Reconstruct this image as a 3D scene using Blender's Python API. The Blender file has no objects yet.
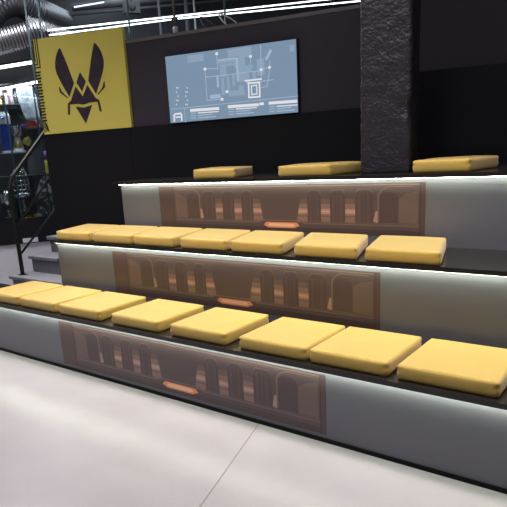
import bpy, bmesh, math, random
from mathutils import Vector, Matrix, noise
random.seed(7)
S = bpy.context.scene
COL = S.collection

# ------------------------------------------------------------------ camera
CAM = Vector((3.7527, -2.4386, 1.4212))
PITCH, ROLL, YAW, FPX, PX0, PY0 = -0.2784, -0.0599, -0.7087, 624.10, 238.06, 332.26
fw = Vector((math.sin(YAW)*math.cos(PITCH), math.cos(YAW)*math.cos(PITCH), math.sin(PITCH)))
r0 = Vector((math.cos(YAW), -math.sin(YAW), 0)); u0 = r0.cross(fw)
RT = r0*math.cos(ROLL) + u0*math.sin(ROLL); UP = -r0*math.sin(ROLL) + u0*math.cos(ROLL)
cd = bpy.data.cameras.new('camera'); cam = bpy.data.objects.new('camera', cd); COL.objects.link(cam)
M3 = Matrix((RT, UP, -fw)).transposed(); cam.matrix_world = Matrix.Translation(CAM) @ M3.to_4x4()
cd.sensor_width = 36; cd.lens = FPX/507*36
cd.shift_x = (253.5-PX0)/507; cd.shift_y = (PY0-253.5)/507; cd.clip_start = .05
S.camera = cam

def hit(x, y, P, n):                 # measured point of the photograph on a real plane of the room
    dr = fw*FPX + RT*(x-PX0) - UP*(y-PY0)
    return CAM + dr*((Vector(P)-CAM).dot(n)/dr.dot(n))
def onY(x, y, Y): return hit(x, y, (0, Y, 0), Vector((0, 1, 0)))
def onX(x, y, X): return hit(x, y, (X, 0, 0), Vector((1, 0, 0)))
def onZ(x, y, Z): return hit(x, y, (0, 0, Z), Vector((0, 0, 1)))

# ------------------------------------------------------------------ materials
def mat(name, col, rough=.5, metal=0., spec=.5, emit=None, es=0., bump=None, var=None, coat=0.):
    m = bpy.data.materials.new(name); m.use_nodes = True
    nt = m.node_tree; b = nt.nodes['Principled BSDF']
    b.inputs['Base Color'].default_value = (*col, 1); b.inputs['Roughness'].default_value = rough
    b.inputs['Metallic'].default_value = metal; b.inputs['Specular IOR Level'].default_value = spec
    b.inputs['Coat Weight'].default_value = coat
    if emit: b.inputs['Emission Color'].default_value = (*emit, 1); b.inputs['Emission Strength'].default_value = es
    if bump or var:
        tc = nt.nodes.new('ShaderNodeTexCoord')
    if bump:
        sc, st, dist = bump
        n = nt.nodes.new('ShaderNodeTexNoise'); n.inputs['Scale'].default_value = sc; n.inputs['Detail'].default_value = 4
        nt.links.new(tc.outputs['Object'], n.inputs['Vector'])
        bp = nt.nodes.new('ShaderNodeBump'); bp.inputs['Strength'].default_value = st; bp.inputs['Distance'].default_value = dist
        nt.links.new(n.outputs['Fac'], bp.inputs['Height']); nt.links.new(bp.outputs['Normal'], b.inputs['Normal'])
    if var:
        sc, amt = var
        n = nt.nodes.new('ShaderNodeTexNoise'); n.inputs['Scale'].default_value = sc; n.inputs['Detail'].default_value = 6
        nt.links.new(tc.outputs['Object'], n.inputs['Vector'])
        r = nt.nodes.new('ShaderNodeValToRGB'); r.color_ramp.elements[0].position = .3; r.color_ramp.elements[1].position = .7
        r.color_ramp.elements[0].color = (*[c*(1-amt) for c in col], 1); r.color_ramp.elements[1].color = (*[min(1, c*(1+amt)) for c in col], 1)
        nt.links.new(n.outputs['Fac'], r.inputs['Fac']); nt.links.new(r.outputs['Color'], b.inputs['Base Color'])
    return m
def emis(name, col, s): return mat(name, (0, 0, 0), .5, emit=col, es=s, spec=0)

M = dict(
    floor=mat('pale_concrete', (.43, .405, .43), .24, spec=.5, bump=(70, .2, .004), var=(2.2, .05)),
    joint=mat('joint_filler', (.22, .20, .17), .8),
    riser=mat('grey_laminate', (.155, .155, .190), .40, spec=.4, bump=(400, .06, .001)),
    tread=mat('black_board', (.016, .014, .013), .26, spec=.55, bump=(90, .03, .001)),
    toe=mat('black_skirting', (.003, .003, .0035), .6, spec=.2),
    led=emis('led_strip', (.90, 1.0, .74), 30),
    cushion=mat('yellow_fabric', (.66, .452, .100), .55, spec=.35, bump=(260, .10, .0015), var=(5, .025)),
    seam=mat('yellow_seam', (.55, .32, .05), .6),
    wall_up=mat('plum_black_paint', (.054, .048, .066), .6, spec=.3, bump=(160, .08, .002)),
    wall_low=mat('black_paint', (.008, .008, .0115), .6, spec=.25, bump=(120, .05, .002)),
    gloss=mat('gloss_black_sheet', (.010, .011, .017), .3, spec=.4),
    cap=mat('grey_wall_cap', (.16, .145, .16), .5),
    column=mat('rough_black_paint', (.027, .023, .032), .36, spec=.55, bump=(60, .5, .014)),
    yellow=mat('banner_yellow', (.72, .635, .145), .5, spec=.3, bump=(200, .05, .001)),
    emblem=mat('banner_plum', (.045, .032, .048), .45, spec=.4, var=(14, .25)),
    black=mat('matt_black', (.010, .010, .011), .5),
    steel=mat('black_steel', (.006, .006, .007), .5, spec=.5),
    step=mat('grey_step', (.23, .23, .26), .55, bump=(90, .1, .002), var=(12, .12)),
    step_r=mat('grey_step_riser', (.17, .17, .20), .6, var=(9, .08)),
    white=mat('white_paint', (.70, .68, .72), .5),
    dark=mat('dark_room', (.022, .023, .028), .7),
    dark2=mat('charcoal_panel', (.050, .052, .064), .55, var=(4, .15)),
    dark3=mat('grey_panel', (.11, .105, .12), .6, var=(6, .1)),
    alu=mat('spiral_aluminium', (.24, .24, .26), .36, metal=.9),
    silver=mat('silver', (.70, .70, .72), .22, metal=1.),
    pale=mat('pale_resin', (.62, .63, .66), .35),
    gold=mat('gold', (.75, .52, .20), .3, metal=.8),
    blue=mat('cobalt_blue', (.015, .06, .42), .3, coat=.4),
    red=mat('red_card', (.50, .03, .025), .5),
    purple=mat('purple', (.22, .08, .42), .5),
    green=mat('leaf_green', (.05, .14, .05), .6),
    cloth=mat('pale_blue_cloth', (.50, .56, .64), .8, var=(16, .35)),
    tube=emis('tube_glow', (.95, .97, 1.0), 4),
    case_light=emis('case_light', (.93, .96, 1.0), 12),
    tube_s=emis('soft_tube_glow', (.95, .95, 1.0), 1.6),
    shelfedge=mat('shelf_edge', (.34, .42, .45), .3),
    glassedge=mat('glass_edge', (.10, .16, .18), .2, spec=.6),
    scr_bg=emis('screen_blue', (.20, .285, .395), 1.0),
    scr_b=emis('screen_mid', (.265, .36, .475), 1.0),
    scr_c=emis('screen_light', (.36, .46, .575), 1.0),
    scr_w=emis('screen_white', (.74, .74, .78), 1.0),
    scr_d=emis('screen_dark', (.155, .235, .34), 1.0),
)
# speckled stone for the pyramids in the showcase
m = bpy.data.materials.new('speckled_terrazzo'); m.use_nodes = True; nt = m.node_tree; b = nt.nodes['Principled BSDF']
tc = nt.nodes.new('ShaderNodeTexCoord'); vo = nt.nodes.new('ShaderNodeTexVoronoi'); vo.inputs['Scale'].default_value = 22
rp = nt.nodes.new('ShaderNodeValToRGB'); rp.color_ramp.interpolation = 'CONSTANT'
rp.color_ramp.elements[0].color = (.45, .44, .46, 1); rp.color_ramp.elements[1].position = .45; rp.color_ramp.elements[1].color = (.05, .05, .06, 1)
nt.links.new(tc.outputs['Object'], vo.inputs['Vector']); nt.links.new(vo.outputs['Color'], rp.inputs['Fac']); nt.links.new(rp.outputs['Color'], b.inputs['Base Color'])
M['terrazzo'] = m
q_ = M['cushion'].node_tree.nodes['Principled BSDF']; q_.inputs['Sheen Weight'].default_value = .6; q_.inputs['Sheen Roughness'].default_value = .45; q_.inputs['Sheen Tint'].default_value = (1, .86, .78, 1)
# clear pane
m = bpy.data.materials.new('clear_pane'); m.use_nodes = True; nt = m.node_tree; nt.nodes.remove(nt.nodes['Principled BSDF'])
tr = nt.nodes.new('ShaderNodeBsdfTransparent'); tr.inputs['Color'].default_value = (.93, .97, .98, 1)
gl = nt.nodes.new('ShaderNodeBsdfGlossy'); gl.inputs['Roughness'].default_value = .03
fr = nt.nodes.new('ShaderNodeFresnel'); fr.inputs['IOR'].default_value = 1.35
mx = nt.nodes.new('ShaderNodeMixShader'); nt.links.new(fr.outputs[0], mx.inputs[0]); nt.links.new(tr.outputs[0], mx.inputs[1]); nt.links.new(gl.outputs[0], mx.inputs[2])
nt.links.new(mx.outputs[0], nt.nodes['Material Output'].inputs['Surface'])
M['glass'] = m

# printed graphic: flat inks, each with its own printed tone
def ink(name, col): return mat(name, col, .40, spec=.45)
INK = [ink('print_base', (.112, .077, .084)), ink('print_strip', (.100, .062, .067)), ink('print_dark', (.092, .060, .067)),
       ink('print_mid', (.158, .104, .104)), ink('print_glint_low', (.25, .150, .130)), ink('print_glint_high', (.42, .25, .205)),
       ink('print_line', (.19, .127, .124)), ink('print_orange', (.85, .30, .15)), ink('print_orange_pale', (.98, .56, .38)),
       ink('print_centre', (.104, .070, .077)), ink('print_shadow', (.074, .046, .050)), ink('print_rib', (.108, .071, .077)), ink('print_slot', (.62, .38, .30))]

# ------------------------------------------------------------------ object helpers
def obj(name, bm, m, parent=None, smooth=False):
    me = bpy.data.meshes.new(name); bmesh.ops.recalc_face_normals(bm, faces=bm.faces[:]); bm.to_mesh(me); bm.free()
    for mm in (m if isinstance(m, list) else [m]): me.materials.append(mm)
    if smooth:
        for p in me.polygons: p.use_smooth = True
    o = bpy.data.objects.new(name, me); COL.objects.link(o)
    if parent:
        o.parent = parent
        pw = parent.get('_w'); 
        o.matrix_parent_inverse = world_of(parent).inverted()
    return o
def world_of(o):
    mw = o.matrix_basis.copy(); 
    if o.parent: mw = world_of(o.parent) @ o.matrix_parent_inverse @ mw
    return mw
def thing(name, label, cat, loc=(0, 0, 0), rz=0, group=None):
    o = bpy.data.objects.new(name, None); COL.objects.link(o); o.empty_display_size = .1
    o.location = loc; o.rotation_euler = (0, 0, rz); o['label'] = label; o['category'] = cat
    if group: o['group'] = group
    return o
def tag(o, label, cat, group=None):
    o['label'] = label; o['category'] = cat
    if group: o['group'] = group
    return o
def struct(o): o['kind'] = 'structure'; return o
def hexa(bm, pts):
    v = [bm.verts.new(p) for p in pts]
    for f in ((0, 1, 2, 3), (7, 6, 5, 4), (0, 4, 5, 1), (1, 5, 6, 2), (2, 6, 7, 3), (3, 7, 4, 0)): bm.faces.new([v[i] for i in f])
def box(x0, x1, y0, y1, z0, z1, bm=None, bev=0, fr=None):
    bm2 = bmesh.new()
    hexa(bm2, [(x0, y0, z0), (x1, y0, z0), (x1, y1, z0), (x0, y1, z0), (x0, y0, z1), (x1, y0, z1), (x1, y1, z1), (x0, y1, z1)])
    if bev: bmesh.ops.bevel(bm2, geom=bm2.edges[:], offset=bev, segments=2, affect='EDGES', profile=.5)
    if fr: bmesh.ops.transform(bm2, matrix=fr, verts=bm2.verts)
    if bm is None: return bm2
    me = bpy.data.meshes.new('t'); bm2.to_mesh(me); bm2.free(); bm.from_mesh(me); bpy.data.meshes.remove(me); return bm
def tube(pts, rad, bm=None, n=12, ribs=None, cap=True):
    """round bar along a polyline; rad a number or a list; ribs = (pitch, depth) for spiral duct"""
    bm = bm or bmesh.new(); pts = [Vector(p) for p in pts]
    rads = [rad]*len(pts) if not isinstance(rad, (list, tuple)) else list(rad)
    if ribs:
        np_, nr = [], []
        for i in range(len(pts)-1):
            L = (pts[i+1]-pts[i]).length; k = max(2, int(L/ribs[0]*4))
            for j in range(k):
                t = j/k; np_.append(pts[i].lerp(pts[i+1], t)); nr.append(rads[i]*(1-t)+rads[i+1]*t - (ribs[1] if len(np_) % 4 < 2 else 0))
        np_.append(pts[-1]); nr.append(rads[-1]); pts, rads = np_, nr
    rings = []
    side = None
    for i, p in enumerate(pts):
        d = (pts[min(i+1, len(pts)-1)]-pts[max(i-1, 0)]).normalized()
        if side is None: side = d.cross(Vector((0, 0, 1)) if abs(d.z) < .9 else Vector((1, 0, 0))).normalized()
        side = (side - d*side.dot(d)).normalized(); up = d.cross(side)
        rings.append([bm.verts.new(p+(side*math.cos(2*math.pi*k/n)+up*math.sin(2*math.pi*k/n))*rads[i]) for k in range(n)])
    for a, c in zip(rings, rings[1:]):
        for k in range(n): bm.faces.new((a[k], a[(k+1) % n], c[(k+1) % n], c[k]))
    if cap: bm.faces.new(rings[0][::-1]); bm.faces.new(rings[-1])
    return bm
def smoothpath(pts, k=6):
    pts = [Vector(p) for p in pts]; P = [pts[0]]+pts+[pts[-1]]; out = []
    for i in range(1, len(P)-2):
        for j in range(k):
            t = j/k; a, b, c, d = P[i-1:i+3]
            out.append(.5*((2*b)+(c-a)*t+(2*a-5*b+4*c-d)*t*t+(3*b-a-3*c+d)*t**3))
    return out+[pts[-1]]
def lathe(prof, o=(0, 0, 0), n=20, bm=None):
    bm = bm or bmesh.new(); rings = []
    for r, z in prof: rings.append([bm.verts.new((o[0]+r*math.cos(2*math.pi*k/n), o[1]+r*math.sin(2*math.pi*k/n), o[2]+z)) for k in range(n)])
    for a, c in zip(rings, rings[1:]):
        for k in range(n): bm.faces.new((a[k], a[(k+1) % n], c[(k+1) % n], c[k]))
    bm.faces.new(rings[0][::-1]); bm.faces.new(rings[-1]); return bm
def plate(bm, pts, fn, th0, th1, mi=0):
    """thin prism: outline pts (u, v) mapped by fn(u, v, depth) between depths th0 (back) and th1 (front)"""
    a = [bm.verts.new(fn(u, v, th0)) for u, v in pts]; c = [bm.verts.new(fn(u, v, th1)) for u, v in pts]; n = len(pts)
    fs = [bm.faces.new(c), bm.faces.new(a[::-1])]+[bm.faces.new((a[k], a[(k+1) % n], c[(k+1) % n], c[k])) for k in range(n)]
    for f in fs: f.material_index = mi
def rect(u0, u1, v0, v1): return [(u0, v0), (u1, v0), (u1, v1), (u0, v1)]
def seg(a, b, w):
    a, b = Vector(a), Vector(b); d = (b-a).normalized()*w/2; n = Vector((-d.y, d.x))
    return [tuple(a-d+n), tuple(a-d-n), tuple(b+d-n), tuple(b+d+n)]

# ------------------------------------------------------------------ setting
D, H, TS = .5379, .412, .024            # tread depth, rise, tread board thickness
bm = bmesh.new(); box(-14, 9, -9, 14, -.2, 0, bm); struct(obj('floor', bm, M['floor']))
# saw-cut joint in the floor
a = Vector((1.775, -.002, 0)); b_ = Vector((2.08, -.802, 0)); dirj = (b_-a).normalized(); e = a+dirj*5; nrm = Vector((-dirj.y, dirj.x, 0))*.003
bm = bmesh.new(); hexa(bm, [a-nrm, a+nrm, e+nrm, e-nrm]+[q+Vector((0, 0, .0008)) for q in (a-nrm, a+nrm, e+nrm, e-nrm)]); struct(obj('trim_1', bm, M['joint']))
struct(obj('ceiling', box(-14, 9, -9, 14, 4.3, 4.45), M['dark']))

# back wall stands at an angle to the seating
WP, WY = Vector((-1.6, 1.2, 0)), .27
WT = Vector((math.cos(WY), math.sin(WY), 0)); WN = Vector((math.sin(WY), -math.cos(WY), 0))   # along / out of the wall
def wl(u, z, out=0.): return WP+WT*u+WN*out+Vector((0, 0, z))
def wbox(u0, u1, o0, o1, z0, z1, bm=None):
    bm = bm or bmesh.new()
    hexa(bm, [wl(u, z, o) for z in (z0, z1) for u, o in ((u0, o0), (u1, o0), (u1, o1), (u0, o1))]); return bm
UL = -.045
struct(obj('wall_back', wbox(UL, 3.15, -.16, -.03, 0, 2.385), M['wall_up']))
struct(obj('wall_right', wbox(3.15, 6.5, -.16, -.03, 0, 4.3), M['wall_up']))
struct(obj('trim_2', wbox(UL, 3.15, -.17, -.022, 2.385, 2.412), M['cap']))
lowbm = wbox(UL, .93, -.03, 0, 0, 1.70); struct(obj('trim_3', lowbm, M['wall_low']))
struct(obj('trim_4', wbox(.933, 3.2, -.03, 0, 0, 1.70), M['wall_low']))
struct(obj('trim_8', wbox(3.2, 6.5, -.03, 0, 0, 1.70), M['gloss']))
struct(obj('trim_5', wbox(3.30, 6.5, -.03, -.012, 1.70, 1.91), M['gloss']))
# far side of the building
FD = (fw*FPX + RT*(20-PX0) - UP*(170-PY0)); FD.z = 0; FD.normalize()          # looking past the wall's left end
FS = Vector((FD.y, -FD.x, 0))
def far(dist): return CAM*1 + FD*dist
def fbox(c, u0, u1, d0, d1, z0, z1, bm=None):
    bm = bm or bmesh.new(); o = Vector((c.x, c.y, 0))
    hexa(bm, [o+FS*u+FD*d+Vector((0, 0, z)) for z in (z0, z1) for u, d in ((u0, d0), (u1, d0), (u1, d1), (u0, d1))]); return bm
struct(obj('wall_far', fbox(far(10.6), -4, 10, 0, .1, 0, 4.3), M['dark2']))

# ------------------------------------------------------------------ tiered seating
XL = [-3.2, -.70, -.46]; XR = 4.6
seat = thing('tiered_seating', 'three-tier grey seating platform with black treads and glowing lips', 'bleachers')
TZ = [.412, .832, 1.252]; RB = [0, .412, .832]; OV = .042
def wallY(x): return WP.y+(x-WP.x)*math.tan(WY)
for k in range(3):
    y = k*D; z1 = TZ[k]
    back = (k+1)*D if k < 2 else None
    obj('riser', box(XL[k], XR, y, y+.018, RB[k]+(.022 if k == 0 else 0), z1-TS), M['riser'], seat)
    if k == 0:
        obj('skirting', box(XL[0], XR, -.005, .02, 0, .022), M['toe'], seat)
    if k == 0:
        tb = box(-.74, XR, y-OV, back, z1-TS, z1); box(XL[k], -.74, y-OV, .44, z1-TS, z1, tb)
    elif k == 1:
        tb = bmesh.new(); x0, x1, xb = XL[1]-.03, XR, XL[1]-.22
        hexa(tb, [(x0, y-OV, z1-TS), (x1, y-OV, z1-TS), (x1, back, z1-TS), (xb, back, z1-TS), (x0, y-OV, z1), (x1, y-OV, z1), (x1, back, z1), (xb, back, z1)])
    else:
        tb = bmesh.new(); x0, x1 = XL[2]-.06, XR
        yb0, yb1 = wallY(x0)-.012, wallY(x1)-.012
        hexa(tb, [(x0, y-OV, z1-TS), (x1, y-OV, z1-TS), (x1, yb1, z1-TS), (x0, yb0, z1-TS), (x0, y-OV, z1), (x1, y-OV, z1), (x1, yb1, z1), (x0, yb0, z1)])
    obj('tread', tb, M['tread'], seat)
    obj('led_strip', box(XL[k]+.01, XR-.01, y-.029, y-.015, z1-TS-.003, z1-TS-.0005), M['led'], seat)
    # closed left end of the tier
    obj('end_panel', box(XL[k], XL[k]+.02, y+.018, ((.42, back, wallY(XL[2])-.02)[k]), 0, z1-TS), M['riser'], seat)

# printed graphic on each riser -----------------------------------------------------------
def graphic(x0, x1, yf, z0, z1):
    bm = bmesh.new(); W = x1-x0; Hh = z1-z0
    def fn(u, v, t): return (x0+u*W, yf-t, z0+v*Hh)
    lay = [0]
    def add(pts, mi, lv): plate(bm, pts, fn, .0002 if lv else 0, .0012+.0002*lv, mi)
    add(rect(0, 1, 0, 1), 0, 0)
    add(rect(.0, .070, 0, 1), 1, 1); add(rect(.070, .074, 0, 1), 10, 2)
    add(rect(.988, 1, 0, 1), 1, 1); add(rect(.984, .988, 0, 1), 10, 2)
    add(rect(.074, .984, .955, .975), 6, 1); add(rect(.074, .988, .975, 1), 2, 2)
    def mir(pts): return [(1.074-u-.012, v) for u, v in pts][::-1]
    def both(pts, mi, lv): add(pts, mi, lv); add(mir(pts), mi, lv)
    arch = lambda u0, u1, v0, v1, c=.018: [(u0, v0), (u1, v0), (u1, v1-.13), (u1-c*.35, v1-.045), (u1-c, v1), (u0+c, v1), (u0+c*.35, v1-.045), (u0, v1-.13)]
    # alcove by the outer edge, dark post, curved edge line
    both([(.082, .24), (.137, .26), (.137, .70), (.115, .80), (.082, .84)], 3, 1)
    both(arch(.137, .196, .24, .84), 2, 1)
    both([(.194, .26), (.199, .26), (.199, .78), (.190, .87), (.172, .93), (.10, .93), (.082, .88), (.10, .915), (.170, .915), (.186, .86), (.194, .77)], 6, 3)
    both([(.199, .24), (.212, .27), (.205, .46), (.199, .48)], 5, 3)
    # ribbed posts
    for a0, a1 in ((.212, .268), (.300, .350), (.381, .428)):
        both(arch(a0, a1, .22, .87), 2, 2); w = a1-a0
        both(rect(a0+w*.18, a0+w*.38, .24, .80), 11, 3); both(rect(a0+w*.50, a0+w*.58, .24, .82), 11, 3); both(rect(a0+w*.70, a0+w*.86, .24, .80), 0, 3)
        both([(a0, .80), (a0+.010, .868), (a1-.010, .868), (a1, .80), (a1-.008, .888), (a0+.008, .888)], 3, 4)
    # glowing gaps between the posts, graded in five printed bands with a bright slot
    for a0, a1, b0, b1 in ((.268, .300, .268, .300), (.350, .381, .350, .381), (.428, .450, .428, .468)):
        q = lambda v: (b0+(a0-b0)*(v-.2)/.65, b1+(a1-b1)*(v-.2)/.65)
        for v0, v1, mi in ((.22, .34, 4), (.34, .365, 3), (.365, .40, 4), (.40, .44, 5), (.44, .455, 12), (.455, .50, 5), (.50, .60, 4), (.60, .70, 3), (.70, .85, 0)):
            l0, r0_ = q(v0); l1, r1 = q(v1); both([(l0, v0), (r0_, v0), (r1, v1), (l1, v1)], mi, 1)
    # centre: dark funnel, ledge lines and the orange lozenge
    add([(.478, .25), (.590, .25), (.618, .90), (.450, .90)], 9, 2)
    led = [(.074, .185), (.445, .185), (.466, .235), (.606, .235), (.622, .185), (.984, .185), (.984, .207), (.626, .207), (.610, .258), (.460, .258), (.440, .207), (.074, .207)]
    for i in range(5):
        j = 11-i; add([led[i], led[i+1], led[j-1], led[j]], 6, 4)
    add(rect(.074, .440, .225, .24), 3, 3); add(rect(.626, .984, .225, .24), 3, 3)
    add(rect(.074, .984, 0, .07), 2, 2); add(rect(.074, .984, .085, .10), 10, 3)
    add([(.468, .140), (.486, .085), (.584, .085), (.604, .140), (.594, .205), (.478, .205)], 7, 5)
    add([(.484, .138), (.496, .112), (.574, .112), (.588, .138), (.580, .182), (.492, .182)], 8, 6)
    return bm
for k in range(3):
    zt = 1.203; zb = 0
    x0, x1 = ((-.008, 2.205), (0, 2.2185), (-.003, 2.226))[k]
    if k == 0: zt = .360
    if k == 1: zt = .772
    if k == 2: zt = 1.203
    zb = zt-.318
    obj('graphic_panel', graphic(x0, x1, k*D, zb, zt), INK, seat)

# ------------------------------------------------------------------ cushions
def cushion_bm(w, dp, t, seed):
    bm = bmesh.new(); r = .010
    def ax(L, big):                       # sample positions, dense at the rounded edges
        e = L/2; s = [-e, -e+r*.12, -e+r*.3, -e+r*.6, -e+r, -e+r*1.9, -e+r*3.4]
        mid = [(-e+r*3.4)+(2*e-r*6.8)*i/8 for i in range(1, 8)] if big else []
        return s+mid+[-x for x in s[::-1]]
    X, Y = ax(w, 1), ax(dp, 1); Z = [-t/2, -t/2+.002, -t/2+.006, -t/2+.012, -t/2+.022, 0, t/2-.022, t/2-.012, t/2-.006, t/2-.002, t/2]
    grid = {}
    off = Vector((seed*3.1, seed*1.7, 0))
    def shape(x, y, z):
        rz = .012; a = Vector((max(-w/2+r, min(w/2-r, x)), max(-dp/2+r, min(dp/2-r, y)), max(-t/2+rz, min(t/2-rz, z)))); q = Vector((x, y, z))-a
        if q.length > 1e-9:
            m_ = max(abs(q.x)/r, abs(q.y)/r, abs(q.z)/rz); dirv = Vector((q.x/r, q.y/r, q.z/rz)); dirv = dirv.normalized()*m_
            p = a+Vector((dirv.x*r, dirv.y*r, dirv.z*rz))
        else: p = a
        fx, fy = 2*x/w, 2*y/dp
        bul = (1-fx**4)*(1-fy**4)
        if z > 0: p.z += .007*bul + .0035*noise.noise(p*6+off)*bul
        s = 1-(2*z/t)**2                  # sides swell a little at mid height
        if abs(fx) > .9: p.x += math.copysign(.004*s*(1-fy**6), fx)
        if abs(fy) > .9: p.y += math.copysign(.004*s*(1-fx**6), fy)
        if abs(fx) > .93 and abs(fy) > .93:   # tucked corner fold below the top edge
            zz = (z/t); k = math.exp(-((zz-.16)/.09)**2)*.006 + (.003 if z < -t*.3 else 0)
            p.x -= math.copysign(k, fx); p.y -= math.copysign(k, fy)
        return p
    nx, ny, nz = len(X), len(Y), len(Z)
    for i in range(nx):
        for j in range(ny):
            for k in range(nz):
                if i in (0, nx-1) or j in (0, ny-1) or k in (0, nz-1): grid[i, j, k] = bm.verts.new(shape(X[i], Y[j], Z[k])+Vector((0, 0, t/2)))
    def q(*ks): bm.faces.new([grid[k] for k in ks])
    for i in range(nx-1):
        for j in range(ny-1):
            q((i, j, 0), (i, j+1, 0), (i+1, j+1, 0), (i+1, j, 0)); q((i, j, nz-1), (i+1, j, nz-1), (i+1, j+1, nz-1), (i, j+1, nz-1))
    for i in range(nx-1):
        for k in range(nz-1):
            q((i, 0, k), (i+1, 0, k), (i+1, 0, k+1), (i, 0, k+1)); q((i, ny-1, k), (i, ny-1, k+1), (i+1, ny-1, k+1), (i+1, ny-1, k))
    for j in range(ny-1):
        for k in range(nz-1):
            q((0, j, k), (0, j, k+1), (0, j+1, k+1), (0, j+1, k)); q((nx-1, j, k), (nx-1, j+1, k), (nx-1, j+1, k+1), (nx-1, j, k+1))
    return bm
TH = .070
def cushion(xs, yf, yb, z, label, group, seed=0):
    """xs: front left, front right, back left, back right"""
    a, b, c, d = xs; w = (b-a+d-c)/2; dp = yb-yf; ox, oy = (a+b+c+d)/4, (yf+yb)/2
    bm = cushion_bm(w, dp, TH, seed)
    for v in bm.verts:                    # seats lie slightly askew, so their plan is a little skewed
        t = v.co.y/dp+.5; s = v.co.x/w+.5
        v.co.x = (a*(1-s)+b*s)*(1-t)+(c*(1-s)+d*s)*t-ox
    o = obj('seat_cushion', bm, M['cushion'], smooth=True)
    o.location = (ox, oy, z+.0005)
    tag(o, label, 'cushion', group); return o
row1 = [(-.95, -.513), (-.472, -.018), (.022, .476), (.598, 1.037), (1.138, 1.568), (1.668, 2.094), (2.116, 2.534), (2.580, 3.022)]
lab1 = ['yellow seat cushion on the lowest tread, cut by the left edge of the photo',
        'second yellow seat cushion from the left on the lowest tread',
        'third yellow seat cushion from the left on the lowest tread',
        'fourth yellow seat cushion from the left on the lowest tread',
        'fourth yellow seat cushion from the right on the lowest tread',
        'third yellow seat cushion from the right on the lowest tread',
        'second yellow seat cushion from the right on the lowest tread',
        'rightmost and largest-looking yellow seat cushion, on the lowest tread']
for i, ((a, c), l) in enumerate(zip(row1, lab1)): cushion((a, c, a-.035, c-.035), -.006, .448, TZ[0], l, 'cushions on the lowest tread', i)
row2 = [(-.655, -.215, -.866, -.428), (-.182, .264, -.413, .044), (.290, .690, .072, .531), (.760, 1.162, .560, .987), (1.202, 1.597, 1.024, 1.436), (1.685, 2.090, 1.484, 1.902), (2.143, 2.555, 1.984, 2.390)]
lab2 = ['leftmost yellow seat cushion on the middle tread, against the black wall',
        'second yellow seat cushion from the left on the middle tread',
        'third yellow seat cushion from the left on the middle tread',
        'fourth and central yellow seat cushion of the middle tread',
        'third yellow seat cushion from the right on the middle tread',
        'second yellow seat cushion from the right on the middle tread',
        'rightmost yellow seat cushion on the middle tread, beside bare black board']
for i, (q, l) in enumerate(zip(row2, lab2)): cushion(q, .512, .990, TZ[1], l, 'cushions on the middle tread', 20+i)
row3 = [(.380, .792, .180, .640), (1.172, 1.582, 1.08, 1.635), (2.136, 2.470, 2.110, 2.496)]
lab3 = ['yellow seat cushion on the top tread, left of the three, under the blue screen',
        'yellow seat cushion on the top tread beside the left face of the black column',
        'yellow seat cushion on the top tread at the right of the black column']
for i, (q, l) in enumerate(zip(row3, lab3)): cushion(q, 1.085, 1.485, TZ[2], l, 'cushions on the top tread', 40+i)

# ------------------------------------------------------------------ column
bm = bmesh.new(); cw, cdp = .300, .30; z0, z1 = TZ[2], 4.3
c0 = Vector((1.774, 1.13, 0)); cu = Vector((math.cos(.27), math.sin(.27), 0)); cn = Vector((-math.sin(.27), math.cos(.27), 0))
per = []
N = 22
for i in range(N): per.append((i/N, 0))
for i in range(N): per.append((1, i/N))
for i in range(N): per.append((1-i/N, 1))
for i in range(N): per.append((0, 1-i/N))
rings = []; nz = 190
for k in range(nz+1):
    z = z0+(z1-z0)*k/nz; ring = []
    for (a, c) in per:
        p = c0+cu*(a*cw)+cn*(c*cdp)+Vector((0, 0, z)); ctr = c0+cu*cw/2+cn*cdp/2+Vector((0, 0, z))
        nv = Vector((0, 0, 0))
        if a in (0, 1): nv += cu*(1 if a else -1)
        if c in (0, 1): nv += cn*(1 if c else -1)
        d = .0035*noise.noise(p*22)+.003*noise.noise(p*48)+.002*noise.noise(p*9)
        corner = 1 if a in (0, 1) and c in (0, 1) else 0
        d -= corner*.006*(1+noise.noise(p*30))
        near = (p-(c0+cu*cw+Vector((0, 0, 1.62)))); 
        if near.length < .075: d -= .022*(1-near.length/.075)      # knocked-off corner
        ring.append(bm.verts.new(p+nv*d))
    rings.append(ring)
n = len(per)
for a, c in zip(rings, rings[1:]):
    for k in range(n): bm.faces.new((a[k], a[(k+1) % n], c[(k+1) % n], c[k]))
bm.faces.new(rings[0][::-1]); bm.faces.new(rings[-1])
struct(obj('trim_6', bm, M['column'], smooth=True))

# ------------------------------------------------------------------ banner
PB0, PB1 = -.03, .955
ban = thing('logo_banner', 'square yellow banner board with a dark hornet-head emblem, standing on the wall ledge', 'banner', wl(.46, 1.70, -.005), WY)
b2 = bmesh.new(); plate(b2, [(PB0, 1.7005), (PB1, 1.7005), (PB1, 2.513), (PB0, 2.529)], wl, -.0295, .004)
obj('board', b2, M['yellow'], ban)
c_ = .466; bm = bmesh.new()
def emb(pts, both=False):
    T0, T1 = .004, .0065
    plate(bm, [(c_+u, v) for u, v in pts], wl, T0, T1)
    if both: plate(bm, [(c_-u, v) for u, v in pts][::-1], wl, T0, T1)
emb([(.187, 2.425), (.206, 2.415), (.226, 2.390), (.249, 2.350), (.264, 2.305), (.268, 2.262), (.260, 2.218), (.240, 2.170), (.206, 2.105), (.178, 2.058), (.150, 2.008), (.080, 2.121), (.105, 2.200), (.130, 2.275), (.152, 2.338), (.170, 2.385)], True)
emb([(0, 2.203), (.052, 2.121), (0, 2.042), (-.052, 2.121)])
emb([(0, 1.998), (.066, 2.090), (.118, 2.005), (.136, 1.975), (.176, 1.953), (.184, 1.900), (.190, 1.855), (.167, 1.856), (.155, 1.942), (.072, 1.942)], False)
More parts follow.
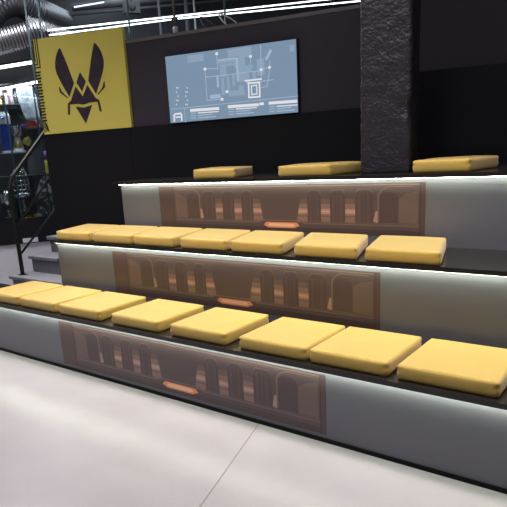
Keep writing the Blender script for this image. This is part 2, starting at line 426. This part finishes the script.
emb([(-.072, 1.942), (-.155, 1.942), (-.167, 1.856), (-.190, 1.855), (-.184, 1.900), (-.176, 1.953), (-.136, 1.975), (-.118, 2.005), (-.066, 2.090), (0, 1.998)], False)
emb([(-.072, 1.942), (0, 1.998), (.072, 1.942), (0, 1.930)])
emb([(.092, 1.919), (0, 1.903), (-.092, 1.919), (0, 1.765)])
emb([(.245, 2.101), (.254, 2.100), (.252, 2.055), (.212, 2.028), (.170, 1.997), (.168, 2.008), (.195, 2.028), (.230, 2.062)], True)
obj('emblem', bm, M['emblem'], ban)
bm = bmesh.new(); T = (.004, .0055)
for i in range(3):                     # nested strips that run down and turn out at the edge
    uo = PB0+.008+i*.024
    for a, c in (((uo, 2.522), (uo, 2.345-i*.028)), ((uo, 2.345-i*.028), (PB0+.004, 2.345-i*.028))):
        if (Vector(a)-Vector(c)).length > .01: plate(bm, seg(a, c, .011), wl, *T)
for i in range(17): plate(bm, rect(PB0, PB0+.054-(.008 if i % 2 else 0), 2.241-i*.0265, 2.256-i*.0265), wl, *T)
for i in range(8):                     # swept strips fanning down at the foot
    z = 1.800-i*.006; L = .052+i*.003
    zz = 1.815-i*.012
    pts = [(PB0+.004, zz), (PB0+.030, zz-.006), (PB0+.046+i*.002, zz-.028), (PB0+.052+i*.003, zz-.052)]
    for a, c in zip(pts, pts[1:]): 
        if min(a[1], c[1]) > 1.715: plate(bm, seg(a, c, .0055), wl, *T)
obj('edge_stripes', bm, M['black'], ban)

# ------------------------------------------------------------------ wall screen
scr = thing('wall_screen', 'wide pale-blue screen with a floor-plan map on the dark wall', 'screen', wl(1.94, 1.70, -.01), WY)
SU0, SU1, SZ0, SZ1 = 1.3575, 2.5185, 1.702, 2.236
bm = wbox(SU0, SU1, -.0295, .014, SZ0, SZ1); obj('casing', bm, M['black'], scr)
bm = bmesh.new(); bz = .006
plate(bm, rect(SU0+bz*.4, SU1-bz, SZ0+bz*.5, SZ1-bz*.6), wl, .014, .0145); disp = obj('display', bm, M['scr_bg'], scr)
SM = [M['scr_b'], M['scr_c'], M['scr_w'], M['scr_d']]
def sxy(x, y): q = hit(x, y, wl(0, 0, .0145), WN)-WP; return (q.dot(WT), q.z)
def cr(a, b): return sxy(195+a/4.61, 45+b/4.61)       # measured on an enlargement of the map
bm = bmesh.new(); F = .0145
def srect(x0, y0, x1, y1, mi, lv=1):
    pts = [cr(x0, y0), cr(x1, y0), cr(x1, y1), cr(x0, y1)]
    us = [p[0] for p in pts]; vs = [p[1] for p in pts]
    plate(bm, rect((us[0]+us[3])/2, (us[1]+us[2])/2, (vs[2]+vs[3])/2, (vs[0]+vs[1])/2), wl, F, F+.0003*lv, mi)
def sline(a, c, w, mi, lv=2): plate(bm, seg(cr(*a), cr(*c), w), wl, F, F+.0003*lv, mi)
for r in ((105, 62, 190, 82), (115, 95, 145, 148), (150, 18, 200, 55), (190, 55, 232, 170), (122, 152, 136, 232), (148, 145, 160, 225), (172, 135, 184, 190), (155, 208, 230, 234), (202, 185, 226, 212),
          (235, 130, 250, 165), (265, 120, 282, 165), (196, 38, 262, 56), (112, 84, 196, 96), (206, 108, 262, 124), (285, 62, 320, 140), (232, 92, 268, 108), (180, 95, 195, 106), (196, 10, 260, 38)):
    srect(*r, 0, 1)
for r in ((105, 62, 190, 70), (70, 228, 118, 246), (100, 140, 110, 195), (190, 60, 200, 165), (236, 160, 252, 180)): srect(*r, 1, 2)
sline((330, 62), (348, 28), .022, 1)
for a, c in (((46, 112), (56, 255)), ((56, 255), (125, 250)), ((50, 148), (112, 142)), ((100, 42), (104, 112)), ((46, 110), (100, 108)), ((256, 55), (257, 85)), ((302, 2), (306, 150)), ((345, 105), (332, 192)), ((332, 192), (305, 196)), ((112, 142), (300, 118)), ((305, 112), (345, 102)), ((300, 168), (360, 160)), ((345, 72), (344, 100))):
    sline(a, c, .006, 1, 3)
for ax_, ay in ((100, 40), (46, 111), (256, 53), (305, 114), (344, 103), (125, 250), (147, 215)): srect(ax_-6, ay-6, ax_+6, ay+6, 2, 4)
for g in (0, 13):
    q = [(247+g, 176+g), (297-g, 172+g), (299-g, 238-g), (249+g, 242-g)]
    for a, c in zip(q, q[1:]+q[:1]): sline(a, c, .013 if g == 0 else .009, 2, 4)
sline((232, 165), (305, 157), .012, 2, 4)
def c2(a, b): return (a/3.62*4.61-(195-165)*4.61, b/3.62*4.61+(85-45)*4.61)       # second enlargement, mapped into the first
for i in range(5):
    for j, x in enumerate((40, 46, 74, 79)): 
        if (i+j) % 3 != 2: srect(*c2(x, 8+i*15), *c2(x+3, 13+i*15), 2, 2)
sline(c2(22, 88), c2(480, 40), .005, 1, 2)
sline(c2(70, 82), c2(74, 135), .004, 1, 2)
for r in ((95, 83, 192, 95), (232, 69, 335, 82), (342, 63, 358, 73), (380, 57, 474, 68)): 
    ya = (r[1]+r[3])/2
    dx = r[2]-r[0]
    if dx > 40: sline(c2(r[0], ya+3), c2(r[2], ya-4), .022, 2, 3)
    else: srect(*c2(r[0], r[1]), *c2(r[2], r[3]), 2, 3)
for bx, by in ((95, 102), (232, 88), (380, 78)):
    for i in range(3):
        sline(c2(bx, by+i*9), c2(bx+16, by-1+i*9), .007, 1, 3)
        sline(c2(bx+26, by-1+i*9), c2(bx+26+(72, 50, 62)[i], by-6+i*9), .008, 2 if i == 0 else 1, 3)
# the square outlined badge in the lower corner: open-footed letter
lg = [(34, 130), (33, 110), (38, 105), (56, 103), (60, 108), (61, 127)]
for a, c in zip(lg, lg[1:]): sline(c2(*a), c2(*c), .014, 2, 4)
sline(c2(40, 117), c2(58, 115), .011, 2, 4)
srect(*c2(18, -110), *c2(120, -60), 0, 1) if False else None
for r in ((-35, 45, 40, 78), (436, 0, 458, 30)): srect(*r, 0, 1)
obj('map_graphic', bm, SM, disp)

# ------------------------------------------------------------------ stair with rail
st = thing('staircase', 'short grey stair climbing behind the black wall at the left', 'stairs', (-1.9, .7, 0))
SX = -2.22; RUN, RISE, Y0 = .255, .17, .665
for i in range(6):
    y = Y0+i*RUN; z = RISE*(i+1); xr = -1.02 if i < 2 else -1.70
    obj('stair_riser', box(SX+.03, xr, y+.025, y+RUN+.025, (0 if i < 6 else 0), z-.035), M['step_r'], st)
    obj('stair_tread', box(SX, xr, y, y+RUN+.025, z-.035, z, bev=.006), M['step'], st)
RX = SX+.11
post = onX(23, 276, RX); top = onX(16, 183, RX)
yb = post.y; zb = math.floor((yb-Y0)/RUN+1)*RISE
hr = thing('stair_rail', 'black tubular stair handrail with two sloping lower bars', 'railing', (RX, yb, zb))
slope = RISE/RUN
hz = top.z
ang = onX(43, 135, RX); sl = (ang.z-top.z)/(ang.y-yb)
Ye = yb+1.2
path = smoothpath([(RX, yb, zb+.003), (RX, yb, zb+.4), (RX, yb, hz-.10), (RX, yb+.01, hz-.03), (RX, yb+.05, hz+.02+.05*sl), (RX, yb+.15, hz+.15*sl+.01), (RX, Ye, hz+(Ye-yb)*sl)], 5)
obj('handrail', tube(path, .021, n=12), M['steel'], hr, True)
for (a, c) in (((20, 221), (47, 181)), ((22.3, 252), (53, 212))):
    p, q = onX(*a, RX), onX(*c, RX); s = (q.z-p.z)/(q.y-p.y)
    obj('rail_bar', tube([(RX, yb, p.z+(yb-p.y)*s), (RX, Ye, p.z+(Ye-p.y)*s)], .012, n=10), M['steel'], hr, True)
obj('post_foot', box(RX-.035, RX+.035, yb-.035, yb+.035, zb, zb+.008, bev=.002), M['steel'], hr)
obj('post', tube([(RX, Ye, zb+RISE*(4)), (RX, Ye, hz+(Ye-yb)*sl)], .021, n=12), M['steel'], hr, True)

# ------------------------------------------------------------------ trophy showcase
FDIST = 9.0; FC = far(FDIST)
def B(x, y, back=0.):                 # measured point on the showcase front (or on a plane set back in it)
    return hit(x, y, FC+FD*back, FD)
def loc(p): q = p-Vector((FC.x, FC.y, 0)); return (q.dot(FS), q.dot(FD), p.z)
uz = lambda x, y, k=0: (loc(B(x, y, k))[0], B(x, y, k).z)
zbase = uz(20, 244)[1]; zdeck = uz(20, 219)[1]; ztop = uz(20, 74)[1]; zs1 = uz(15, 103.5)[1]; zs2 = uz(15, 152.5)[1]; zs3 = uz(15, 175.5)[1]
UA, UB = uz(-45, 170)[0], uz(70, 170)[0]
case = thing('trophy_showcase', 'tall dark glass-fronted trophy showcase on a white plinth beyond the stair', 'cabinet', (FC+FD*.3)*1)
case.location.z = 0
obj('plinth', fbox(FC, UA, UB, .03, .66, 0, zbase), M['white'], case)
obj('base', fbox(FC, UA, UB, 0, .66, zbase, zdeck), M['wall_low'], case)
obj('back_panel', fbox(FC, UA, UB, .62, .66, zdeck, ztop), M['dark2'], case)
obj('top_panel', fbox(FC, UA, UB, 0, .66, ztop, ztop+.30), M['dark'], case)
for nm, zz, ua, ub in (('shelf', zs1, UA, uz(28, 100)[0]), ('shelf', zs2, UA, uz(25, 150)[0]), ('shelf', zs3, UA, UB)):
    obj(nm, fbox(FC, ua, ub, .028, .60, zz-.010, zz), M['glass'], case)
    obj('shelf_edge', fbox(FC, ua, ub, .018, .028, zz-.012, zz), M['shelfedge'], case)
u1 = uz(15.5, 175)[0]; u2 = uz(41, 145)[0]
for uu in (u1, u2): obj('glass_joint', fbox(FC, uu-.011, uu+.011, -.004, .006, zdeck, ztop), M['glassedge'], case)
ug0, ug1 = uz(28, 145, .5)[0], uz(60, 145, .5)[0]
obj('divider_panel', fbox(FC, ug0, ug1, .55, .60, zdeck, uz(20, 110)[1]), M['dark3'], case)
obj('glass_front', fbox(FC, UA, UB, -.006, -.002, zdeck, ztop), M['glass'], case)
pl = thing('caption_plate', 'small white caption plate on the dark showcase base', 'plate', FC)
a, c = uz(22.5, 238.5), uz(38.5, 242.5)
obj('plate_face', fbox(FC, a[0], c[0], -.012, -.0005, zbase+.012, zbase+.07), M['white'], pl)
plo = pl
def put(x, y, back): p = B(x, y, back); return p
# blue trophy
def at(x, z, back): p = B(x, 150, back); return Vector((p.x, p.y, z))
K = .0152
bk = .25
o_ = at(7.5, zs2, bk); t = thing('blue_trophy', 'tapered cobalt-blue trophy with a white crown on the showcase shelf', 'trophy', o_)
def prism_at(o, prof, n=4, rot=.6, name='body', m=None, par=None, sm=False):
    bm = bmesh.new(); rings = []
    for r, z in prof: rings.append([bm.verts.new((o.x+r*math.cos(rot+2*math.pi*k/n), o.y+r*math.sin(rot+2*math.pi*k/n), o.z+z)) for k in range(n)])
    for a, c in zip(rings, rings[1:]):
        for k in range(n): bm.faces.new((a[k], a[(k+1) % n], c[(k+1) % n], c[k]))
    bm.faces.new(rings[0][::-1]); bm.faces.new(rings[-1]); return obj(name, bm, m, par, sm)
prism_at(o_, [(.085, .001), (.085, .03)], 4, .5, 'foot', M['white'], t)
prism_at(o_, [(.055, .03), (.062, .06), (.095, .36), (.095, .37)], 4, .5, 'body', M['blue'], t)
prism_at(o_, [(.092, .37), (.095, .40), (.100, .47), (.08, .52), (.09, .53)], 8, .5, 'crown', M['pale'], t)
prism_at(o_-FD*.098, [(.02, .43), (.035, .445), (.02, .46)], 8, .5, 'crest', M['blue'], t)
# goblet
o_ = at(19, zs2, bk); t = thing('goblet_trophy', 'silver goblet trophy with a yellow and white foot beside the blue trophy', 'trophy', o_)
obj('foot', lathe([(.088, .001), (.088, .02), (.072, .03), (.05, .14), (.032, .19)], o_), M['pale'], t, True)
obj('cup', lathe([(.03, .19), (.055, .21), (.080, .26), (.088, .33), (.090, .335), (.08, .33), (.04, .25)], o_), M['silver'], t, True)
obj('badge', lathe([(.056, .06), (.062, .065), (.05, .135), (.046, .14)], o_-FD*.012, 12), M['gold'], t, True)
# tall cage trophy
zf = zdeck
o_ = at(16, zf+.07, bk); t = thing('cage_trophy', 'tall silver trophy with a ribbed flaring cage behind the stair rail', 'trophy', o_)
obj('foot', lathe([(.085, 0), (.085, .025), (.05, .035), (.022, .06), (.02, .12)], o_), M['silver'], t, True)
obj('cup', lathe([(.02, .12), (.06, .15), (.12, .21), (.125, .26), (.11, .255), (.05, .19)], o_), M['silver'], t, True)
for k in range(12):
    a = 2*math.pi*k/12
    obj('cage_rib', tube([o_+Vector((.115*math.cos(a), .115*math.sin(a), .25)), o_+Vector((.10*math.cos(a), .10*math.sin(a), .45)), o_+Vector((.06*math.cos(a), .06*math.sin(a), .60))], .006, n=6), M['silver'], t, True)
for zr, rr in ((.30, .114), (.36, .110), (.42, .104), (.48, .094), (.54, .08), (.60, .062)):
    ring = [o_+Vector((rr*math.cos(2*math.pi*k/20), rr*math.sin(2*math.pi*k/20), zr)) for k in range(21)]
    obj('cage_ring', tube(ring, .007, n=6), M['silver'], t, True)
obj('plinth_block', fbox(o_, -.10, .10, -.10, .10, zf+.001, zf+.07), M['wall_low'], t)
# neighbour, cut by the frame
o_ = at(-1, zf+.001, bk); t = thing('silver_cup', 'rounded silver cup trophy cut by the left edge of the photo', 'trophy', o_)
obj('foot', lathe([(.075, 0), (.075, .03), (.03, .05), (.025, .12)], o_), M['silver'], t, True)
obj('bowl', lathe([(.025, .12), (.06, .15), (.09, .24), (.088, .33), (.075, .38), (.07, .375), (.08, .3), (.045, .18)], o_), M['silver'], t, True)
# speckled pyramids
for (x, zz, hh, ww, l) in ((40.5, zf+.001, .27, .17, 'black and white speckled angular block, lower of two, at the showcase right'), (40.5, zf+.275, .31, .15, 'black and white speckled pyramid stacked on the speckled block')):
    o_ = at(x, zz, .3); bm = bmesh.new()
    f = [o_+FS*a+FD*c for a, c in ((-ww, -ww*.8), (ww, -ww*.8), (ww, ww*.8), (-ww, ww*.8))]
    tp = .62 if hh < .3 else .12
    g = [o_+FS*a*tp+FD*c*tp+Vector((0, 0, hh)) for a, c in ((-ww, -ww*.8), (ww, -ww*.8), (ww, ww*.8), (-ww, ww*.8))]
    hexa(bm, f+g); tag(obj('speckled_block', bm, M['terrazzo']), l, 'trophy', 'speckled blocks in the showcase')
# figure in yellow and purple
o_ = at(45, zs3, .2); t = thing('yellow_figurine', 'small yellow figurine with a purple top on the right showcase shelf', 'figurine', o_)
obj('body', lathe([(.05, .001), (.06, .03), (.04, .09), (.055, .14), (.03, .18)], o_), M['yellow'], t, True)
obj('head', lathe([(.02, .18), (.045, .21), (.05, .25), (.03, .29), (.005, .30)], o_), M['purple'], t, True)
o_ = at(29.5, zs2-.0, .3)
sh = obj('ledge_block', fbox(o_, -.05, .14, -.05, .2, zs3+.001, uz(28, 149)[1]), M['dark3']); tag(sh, 'grey display block behind the sloping handrail', 'block')
zl = uz(28, 149)[1]
o_ = at(27.5, zl+.001, .32); t = thing('yellow_flower', 'yellow blooms on a short stem on the grey display block', 'plant', o_)
obj('stem', tube([o_, o_+Vector((0, 0, .06))], .012, n=8), M['green'], t, True)
bm = bmesh.new()
for k in range(7): bmesh.ops.create_icosphere(bm, subdivisions=2, radius=.028, matrix=Matrix.Translation(o_+Vector((.04*math.cos(k*2.4), .04*math.sin(k*2.4), .07+.012*k))))
obj('blooms', bm, M['yellow'], t, True)
# right column: red cap, white figure, green plant (on a bracket shelf)
zr = uz(35, 126)[1]
br = fbox(FC, uz(25, 125)[0], uz(50, 125)[0], .15, .55, zr-.02, zr); tag(obj('bracket_shelf', br, M['dark3']), 'grey bracket shelf carrying the red cap', 'shelf')
o_ = at(36.5, zr+.001, .3); t = thing('red_hat', 'red peaked cap on the grey bracket shelf beside the banner', 'hat', o_)
obj('crown', lathe([(.075, 0), (.078, .03), (.06, .07), (.02, .085)], o_), M['red'], t, True)
obj('brim', fbox(o_, -.06, .06, -.14, -.06, o_.z, o_.z+.012), M['red'], t)
o_ = at(39.5, zr+.001, .42); t = thing('white_statuette', 'small white statuette behind the red cap', 'figurine', o_)
obj('body', lathe([(.045, 0), (.05, .02), (.03, .08), (.045, .13), (.02, .16)], o_), M['white'], t, True)
obj('head', lathe([(.012, .16), (.03, .18), (.03, .21), (.005, .23)], o_), M['white'], t, True)
o_ = at(28, zr+.001, .35); t = thing('small_plant', 'small green plant in a purple pot on the bracket shelf', 'plant', o_)
obj('pot', lathe([(.03, 0), (.045, .05), (.04, .05)], o_), M['purple'], t, True)
bm = bmesh.new()
for k in range(9):
    a = k*2.4; tip = o_+Vector((.07*math.cos(a), .07*math.sin(a), .12+.01*k)); tube([o_+Vector((0, 0, .045)), (o_+tip)/2+Vector((0, 0, .05)), tip], [.008, .014, .002], bm, 5)
obj('leaves', bm, M['green'], t, True)
# hanging pale jersey
a, c = uz(29.5, 84, .2), uz(38, 120, .2); o_ = at(35.5, c[1], .2)
bm = bmesh.new(); hh = a[1]-c[1]
rings = []
for i in range(11):
    v = i/10; w = .085+.03*math.sin(v*3); ring = []
    for k in range(24):
        an = 2*math.pi*k/24; fold = 1+.10*math.sin(an*7+v*4)
        q = FS*(w*math.cos(an)*fold)+FD*(.045*math.sin(an)*fold); ring.append(bm.verts.new(o_+q+FS*(.03-.07*v)+Vector((0, 0, v*hh))))
    rings.append(ring)
for p, q in zip(rings, rings[1:]):
    for k in range(24): bm.faces.new((p[k], p[(k+1) % 24], q[(k+1) % 24], q[k]))
bm.faces.new(rings[0][::-1]); bm.faces.new(rings[-1])
jt = thing('hanging_jersey', 'pale blue-white jersey hanging beside the banner edge in the showcase', 'jersey', o_)
obj('cloth', bm, M['cloth'], jt, True)
obj('hanger', tube([o_+FS*-.10+Vector((0, 0, hh+.0)), o_+FS*-.04+Vector((0, 0, hh+.05)), o_+FS*.02+Vector((0, 0, hh))], .006, n=6), M['steel'], jt, True)
# top shelf items
def item(x, l, nm, cat, parts, back=.25, z=None):
    o_ = at(x, (zs1 if z is None else z)+.001, back); t = thing(nm, l, cat, o_)
    for pn, prof, mm in parts: obj(pn, lathe(prof, o_, 14), mm, t, True)
    return t
item(1.5, 'small gold bowl trophy at the left end of the top showcase shelf', 'gold_bowl', 'trophy', [('foot', [(.035, 0), (.035, .015), (.02, .03)], M['gold']), ('bowl', [(.02, .03), (.048, .06), (.056, .10), (.05, .10)], M['gold'])])
item(8.5, 'little white cup with a gold stem on the top showcase shelf', 'white_cup', 'trophy', [('stem', [(.035, 0), (.03, .02), (.015, .04), (.015, .09)], M['gold']), ('cup', [(.015, .09), (.040, .12), (.046, .17), (.04, .17)], M['white'])])
o_ = at(14, zs1+.001, .25)
t = thing('red_book', 'narrow red book upright on the top showcase shelf', 'book', o_)
obj('cover', fbox(o_, -.024, .024, -.08, .08, o_.z, o_.z+.15, ), M['red'], t); obj('pages', fbox(o_, -.018, .018, -.085, .078, o_.z+.004, o_.z+.146), M['white'], t)
item(18.5, 'grey-white standing figurine beside the red book', 'pale_figurine', 'figurine', [('body', [(.036, 0), (.04, .06), (.028, .12), (.04, .19), (.02, .22)], M['pale']), ('head', [(.014, .22), (.03, .25), (.03, .28), (.01, .30)], M['pale'])])
item(24, 'dark round ornament on the top showcase shelf', 'dark_ornament', 'ornament', [('foot', [(.04, 0), (.04, .015), (.02, .02)], M['silver']), ('globe', [(.02, .02), (.036, .06), (.04, .10), (.03, .15), (.01, .17)], M['dark3'])])

# ------------------------------------------------------------------ overhead: ducts, tubes, pane, cables
def Q(x, y, dist):                    # measured point at a horizontal distance beyond the wall
    return hit(x, y, far(dist), FD)
dk = .0152
t = obj('spiral_duct', tube([Q(-40, 53, 8.2), Q(34, 33, 8.2), Q(46, 29.6, 8.2)], .135, n=28, ribs=(.036, .010)), M['alu'], None, True)
tag(t, 'straight spiral aluminium duct above the showcase', 'duct', 'ventilation ducts')
t = obj('spiral_duct', tube(smoothpath([Q(-40, 44, 9.4), Q(-14, 20, 9.4), Q(0, 6, 9.4), Q(16, 2, 9.5), Q(36, 11, 9.7), Q(62, 22, 10.3)], 5), .178, n=28, ribs=(.040, .011)), M['alu'], None, True)
tag(t, 'curved elbow of spiral aluminium duct at the top left corner', 'duct', 'ventilation ducts')
bulk = fbox(far(8.45), uz(-50, 60)[0], uz(45, 60)[0], 0, .3, Q(10, 84, 8.5).z, Q(10, 50, 8.5).z); struct(obj('trim_7', bulk, M['dark']))
def tubelight(a, c, l, dist, r, m, d2=None):
    p, q = Q(*a, dist), Q(*c, d2 or dist); t = thing('tube_light', l, 'light', (p+q)/2, 0, 'linear ceiling lights')
    obj('lamp', tube([p, q], r, n=10), M[m], t, True)
    off = Vector((0, 0, r*1.1)); obj('housing', tube([p+off, q+off], r*.9, n=4), M['dark'], t)
    return t
tubelight((-20, 70.5), (33, 62), 'bright linear light under the duct at the far left', 8.3, .019, 'tube')
tubelight((36, 31.5), (345, -2.5), 'upper long linear light above the wall top', 8.4, .0095, 'tube', 9.6)
tubelight((46, 35.5), (171, 19.5), 'lower linear light above the banner', 8.6, .009, 'tube', 8.8)
tubelight((178, 18.5), (370, 0), 'lower linear light above the screen, right of the post', 8.8, .0095, 'tube', 9.6)
tubelight((74, 7), (104, 2), 'short dim linear light near the top edge above the banner', 9.4, .011, 'tube_s')
tubelight((100, 30.5), (178, 26), 'thin faint reflection-like light bar low behind the wall top', 9.6, .006, 'tube_s') if False else None
p, q = B(-12, 91.5, -.05), B(44, 80.6, -.05); pz = p.z
q = hit(44, 80.6, (0, 0, pz), Vector((0, 0, 1)))
t = thing('tube_light', 'slim bright linear light hanging just before the showcase top', 'light', (p+q)/2, 0, 'linear ceiling lights')
obj('lamp', tube([p, q], .012, n=10), M['case_light'], t, True)
obj('housing', tube([p+Vector((0, 0, .014)), q+Vector((0, 0, .014))], .011, n=4), M['dark'], t)
# pane of glass behind the wall end
gp = thing('glass_partition', 'clear glass partition rising behind the banner with thin vertical joints', 'glass', Q(38, 160, 7.3))
pu0 = (Q(24, 0, 7.3)-far(7.3)).dot(FS); pu1 = (Q(330, 0, 7.3)-far(7.3)).dot(FS)
gz0, gz1 = 2.0, 4.3
f7 = far(7.3)
obj('pane', fbox(f7, pu0, pu1, 0, .012, gz0, gz1), M['glass'], gp)
for x in (25.5, 38.5, 128, 225):
    uu = (Q(x, 10, 7.3)-f7).dot(FS); obj('joint', fbox(f7, uu-.009, uu+.009, -.004, .016, gz0, gz1), M['glassedge'], gp)
obj('lower_rail', fbox(f7, pu0, pu1, -.02, .03, gz0-.08, gz0), M['steel'], gp)
# slim post, wires and ceiling speaker over the wall top
p0 = wl(1.42, 2.412, -.09)
pt = thing('slim_post', 'slim dark steel post rising from the wall top left of the screen', 'post', p0)
obj('shaft', tube([p0+Vector((0, 0, .0)), p0+Vector((0, 0, 1.2))], .011, n=8), M['dark3'], pt, True)
obj('clamp', lathe([(.022, 0), (.022, .05), (.012, .06)], p0), M['pale'], pt, True)
bm_w = None
for i, (u, l) in enumerate(((1.66, 'loose curl of dark cable on the wall top above the screen, left one'), (1.84, 'loose curl of pale cable on the wall top above the screen, right one'))):
    o_ = wl(u, 2.4215, -.09); pts = [o_+WT*(.045*math.cos(a)*(1+.2*i)+.012*a)+Vector((0, 0, .045*(1-math.cos(a*.9))))+WN*.02*math.sin(a*1.7) for a in [k*.45 for k in range(16)]]
    tag(obj('cable_curl', tube(smoothpath(pts, 2), .006, n=6), M['pale' if i else 'dark3'], None, True), l, 'cable', 'cables on the wall top')
o_ = Q(131.5, 8, 9.6)
sp = thing('ceiling_speaker', 'small grey box speaker hanging in the dark above the banner', 'speaker', o_)
obj('cabinet', fbox(o_, -.11, .11, -.06, .06, o_.z-.07, o_.z+.08), M['dark3'], sp)
bmc = lathe([(.045, 0), (.05, .006), (.02, .008)], (0, 0, 0), 20)
bmesh.ops.transform(bmc, matrix=Matrix.Translation(o_-FD*.06) @ (-FD).to_track_quat('Z', 'Y').to_matrix().to_4x4(), verts=bmc.verts); obj('cone', bmc, M['dark2'], sp, True)
obj('bracket', tube([o_+Vector((0, 0, .08)), Vector((o_.x, o_.y, 4.299))], .012, n=8), M['steel'], sp, True)
for i, (x, r, mm, l) in enumerate(((187, .030, 'dark3', 'thicker grey vertical pipe beyond the wall top, right of the slim post'), (195, .016, 'pale', 'thin pale vertical pipe beyond the wall top'), (160, .02, 'dark3', 'thin grey vertical pipe beyond the wall top, left of the slim post'))):
    p = Q(x, 20, 9.9); tag(obj('vertical_pipe', tube([Vector((p.x, p.y, .001)), Vector((p.x, p.y, 4.299))], r, n=10), M[mm], None, True), l, 'pipe', 'vertical pipes beyond the wall')
for i, (y0, y1, r, l) in enumerate(((9, -14, .05, 'grey conduit pipe running across under the dark ceiling'), (16, -10, .02, 'thin conduit running under the grey pipe'))):
    tag(obj('conduit', tube([Q(72, y0-1.2, 10.2), Q(330, y1, 11.2) if False else Q(330, y0-26, 10.2)], r, n=10), M['dark3'], None, True), l, 'pipe', 'conduits under the ceiling')

# ------------------------------------------------------------------ light
def area(name, loc, sx, sy, energy, col=(1, 1, 1), tgt=None, spread=180):
    l = bpy.data.lights.new(name, 'AREA'); l.shape = 'RECTANGLE'; l.size = sx; l.size_y = sy; l.energy = energy; l.color = col; l.spread = math.radians(spread)
    o = bpy.data.objects.new(name, l); COL.objects.link(o); o.location = loc
    if tgt: o.rotation_euler = (Vector(tgt)-Vector(loc)).to_track_quat('-Z', 'Y').to_euler()
    return o
area('hall_and_fill_lamp', (1.0, .2, 3.9), 6.0, .6, 61, (1, .91, .86), spread=80)
area('hall_and_fill_lamp', (-1.6, -2.2, 3.9), 4.0, .5, 34, (1, .95, .96), spread=120)
area('hall_and_fill_lamp', (2.2, -1.0, 3.9), 3.6, .4, 52, (.97, .95, 1))  # unseen fill, added to brighten the walls, column and banner
area('hall_and_fill_lamp', (-2.7, 1.0, 3.9), 1.6, .5, 90, (.95, .96, 1))  # unseen fill, added in front of the showcase to brighten its contents
area('hall_and_fill_lamp', (-2.0, 4.0, 3.9), 5, 1, 40, (.9, .95, 1))
lp = FC+FD*.10; lp.z = ztop-.03; tg = FC+FD*.35; tg.z = zdeck
lo = area('showcase_fill', lp, 1.3, .06, 9, (.95, .97, 1), tg)  # added fill hidden under the case top, lifts the dim interior
lo.rotation_euler = Matrix((FS, (FD*(ztop-zdeck)+Vector((0, 0, .25))).normalized(), FS.cross((FD*(ztop-zdeck)+Vector((0, 0, .25))).normalized()))).transposed().to_euler()
w = bpy.data.worlds.new('world'); S.world = w; w.use_nodes = True
w.node_tree.nodes['Background'].inputs['Color'].default_value = (.80, .80, .90, 1); w.node_tree.nodes['Background'].inputs['Strength'].default_value = .13
S.view_settings.view_transform = 'Standard'; S.view_settings.look = 'None'; S.view_settings.exposure = 0; S.view_settings.gamma = 1
S.view_settings.use_curve_mapping = False
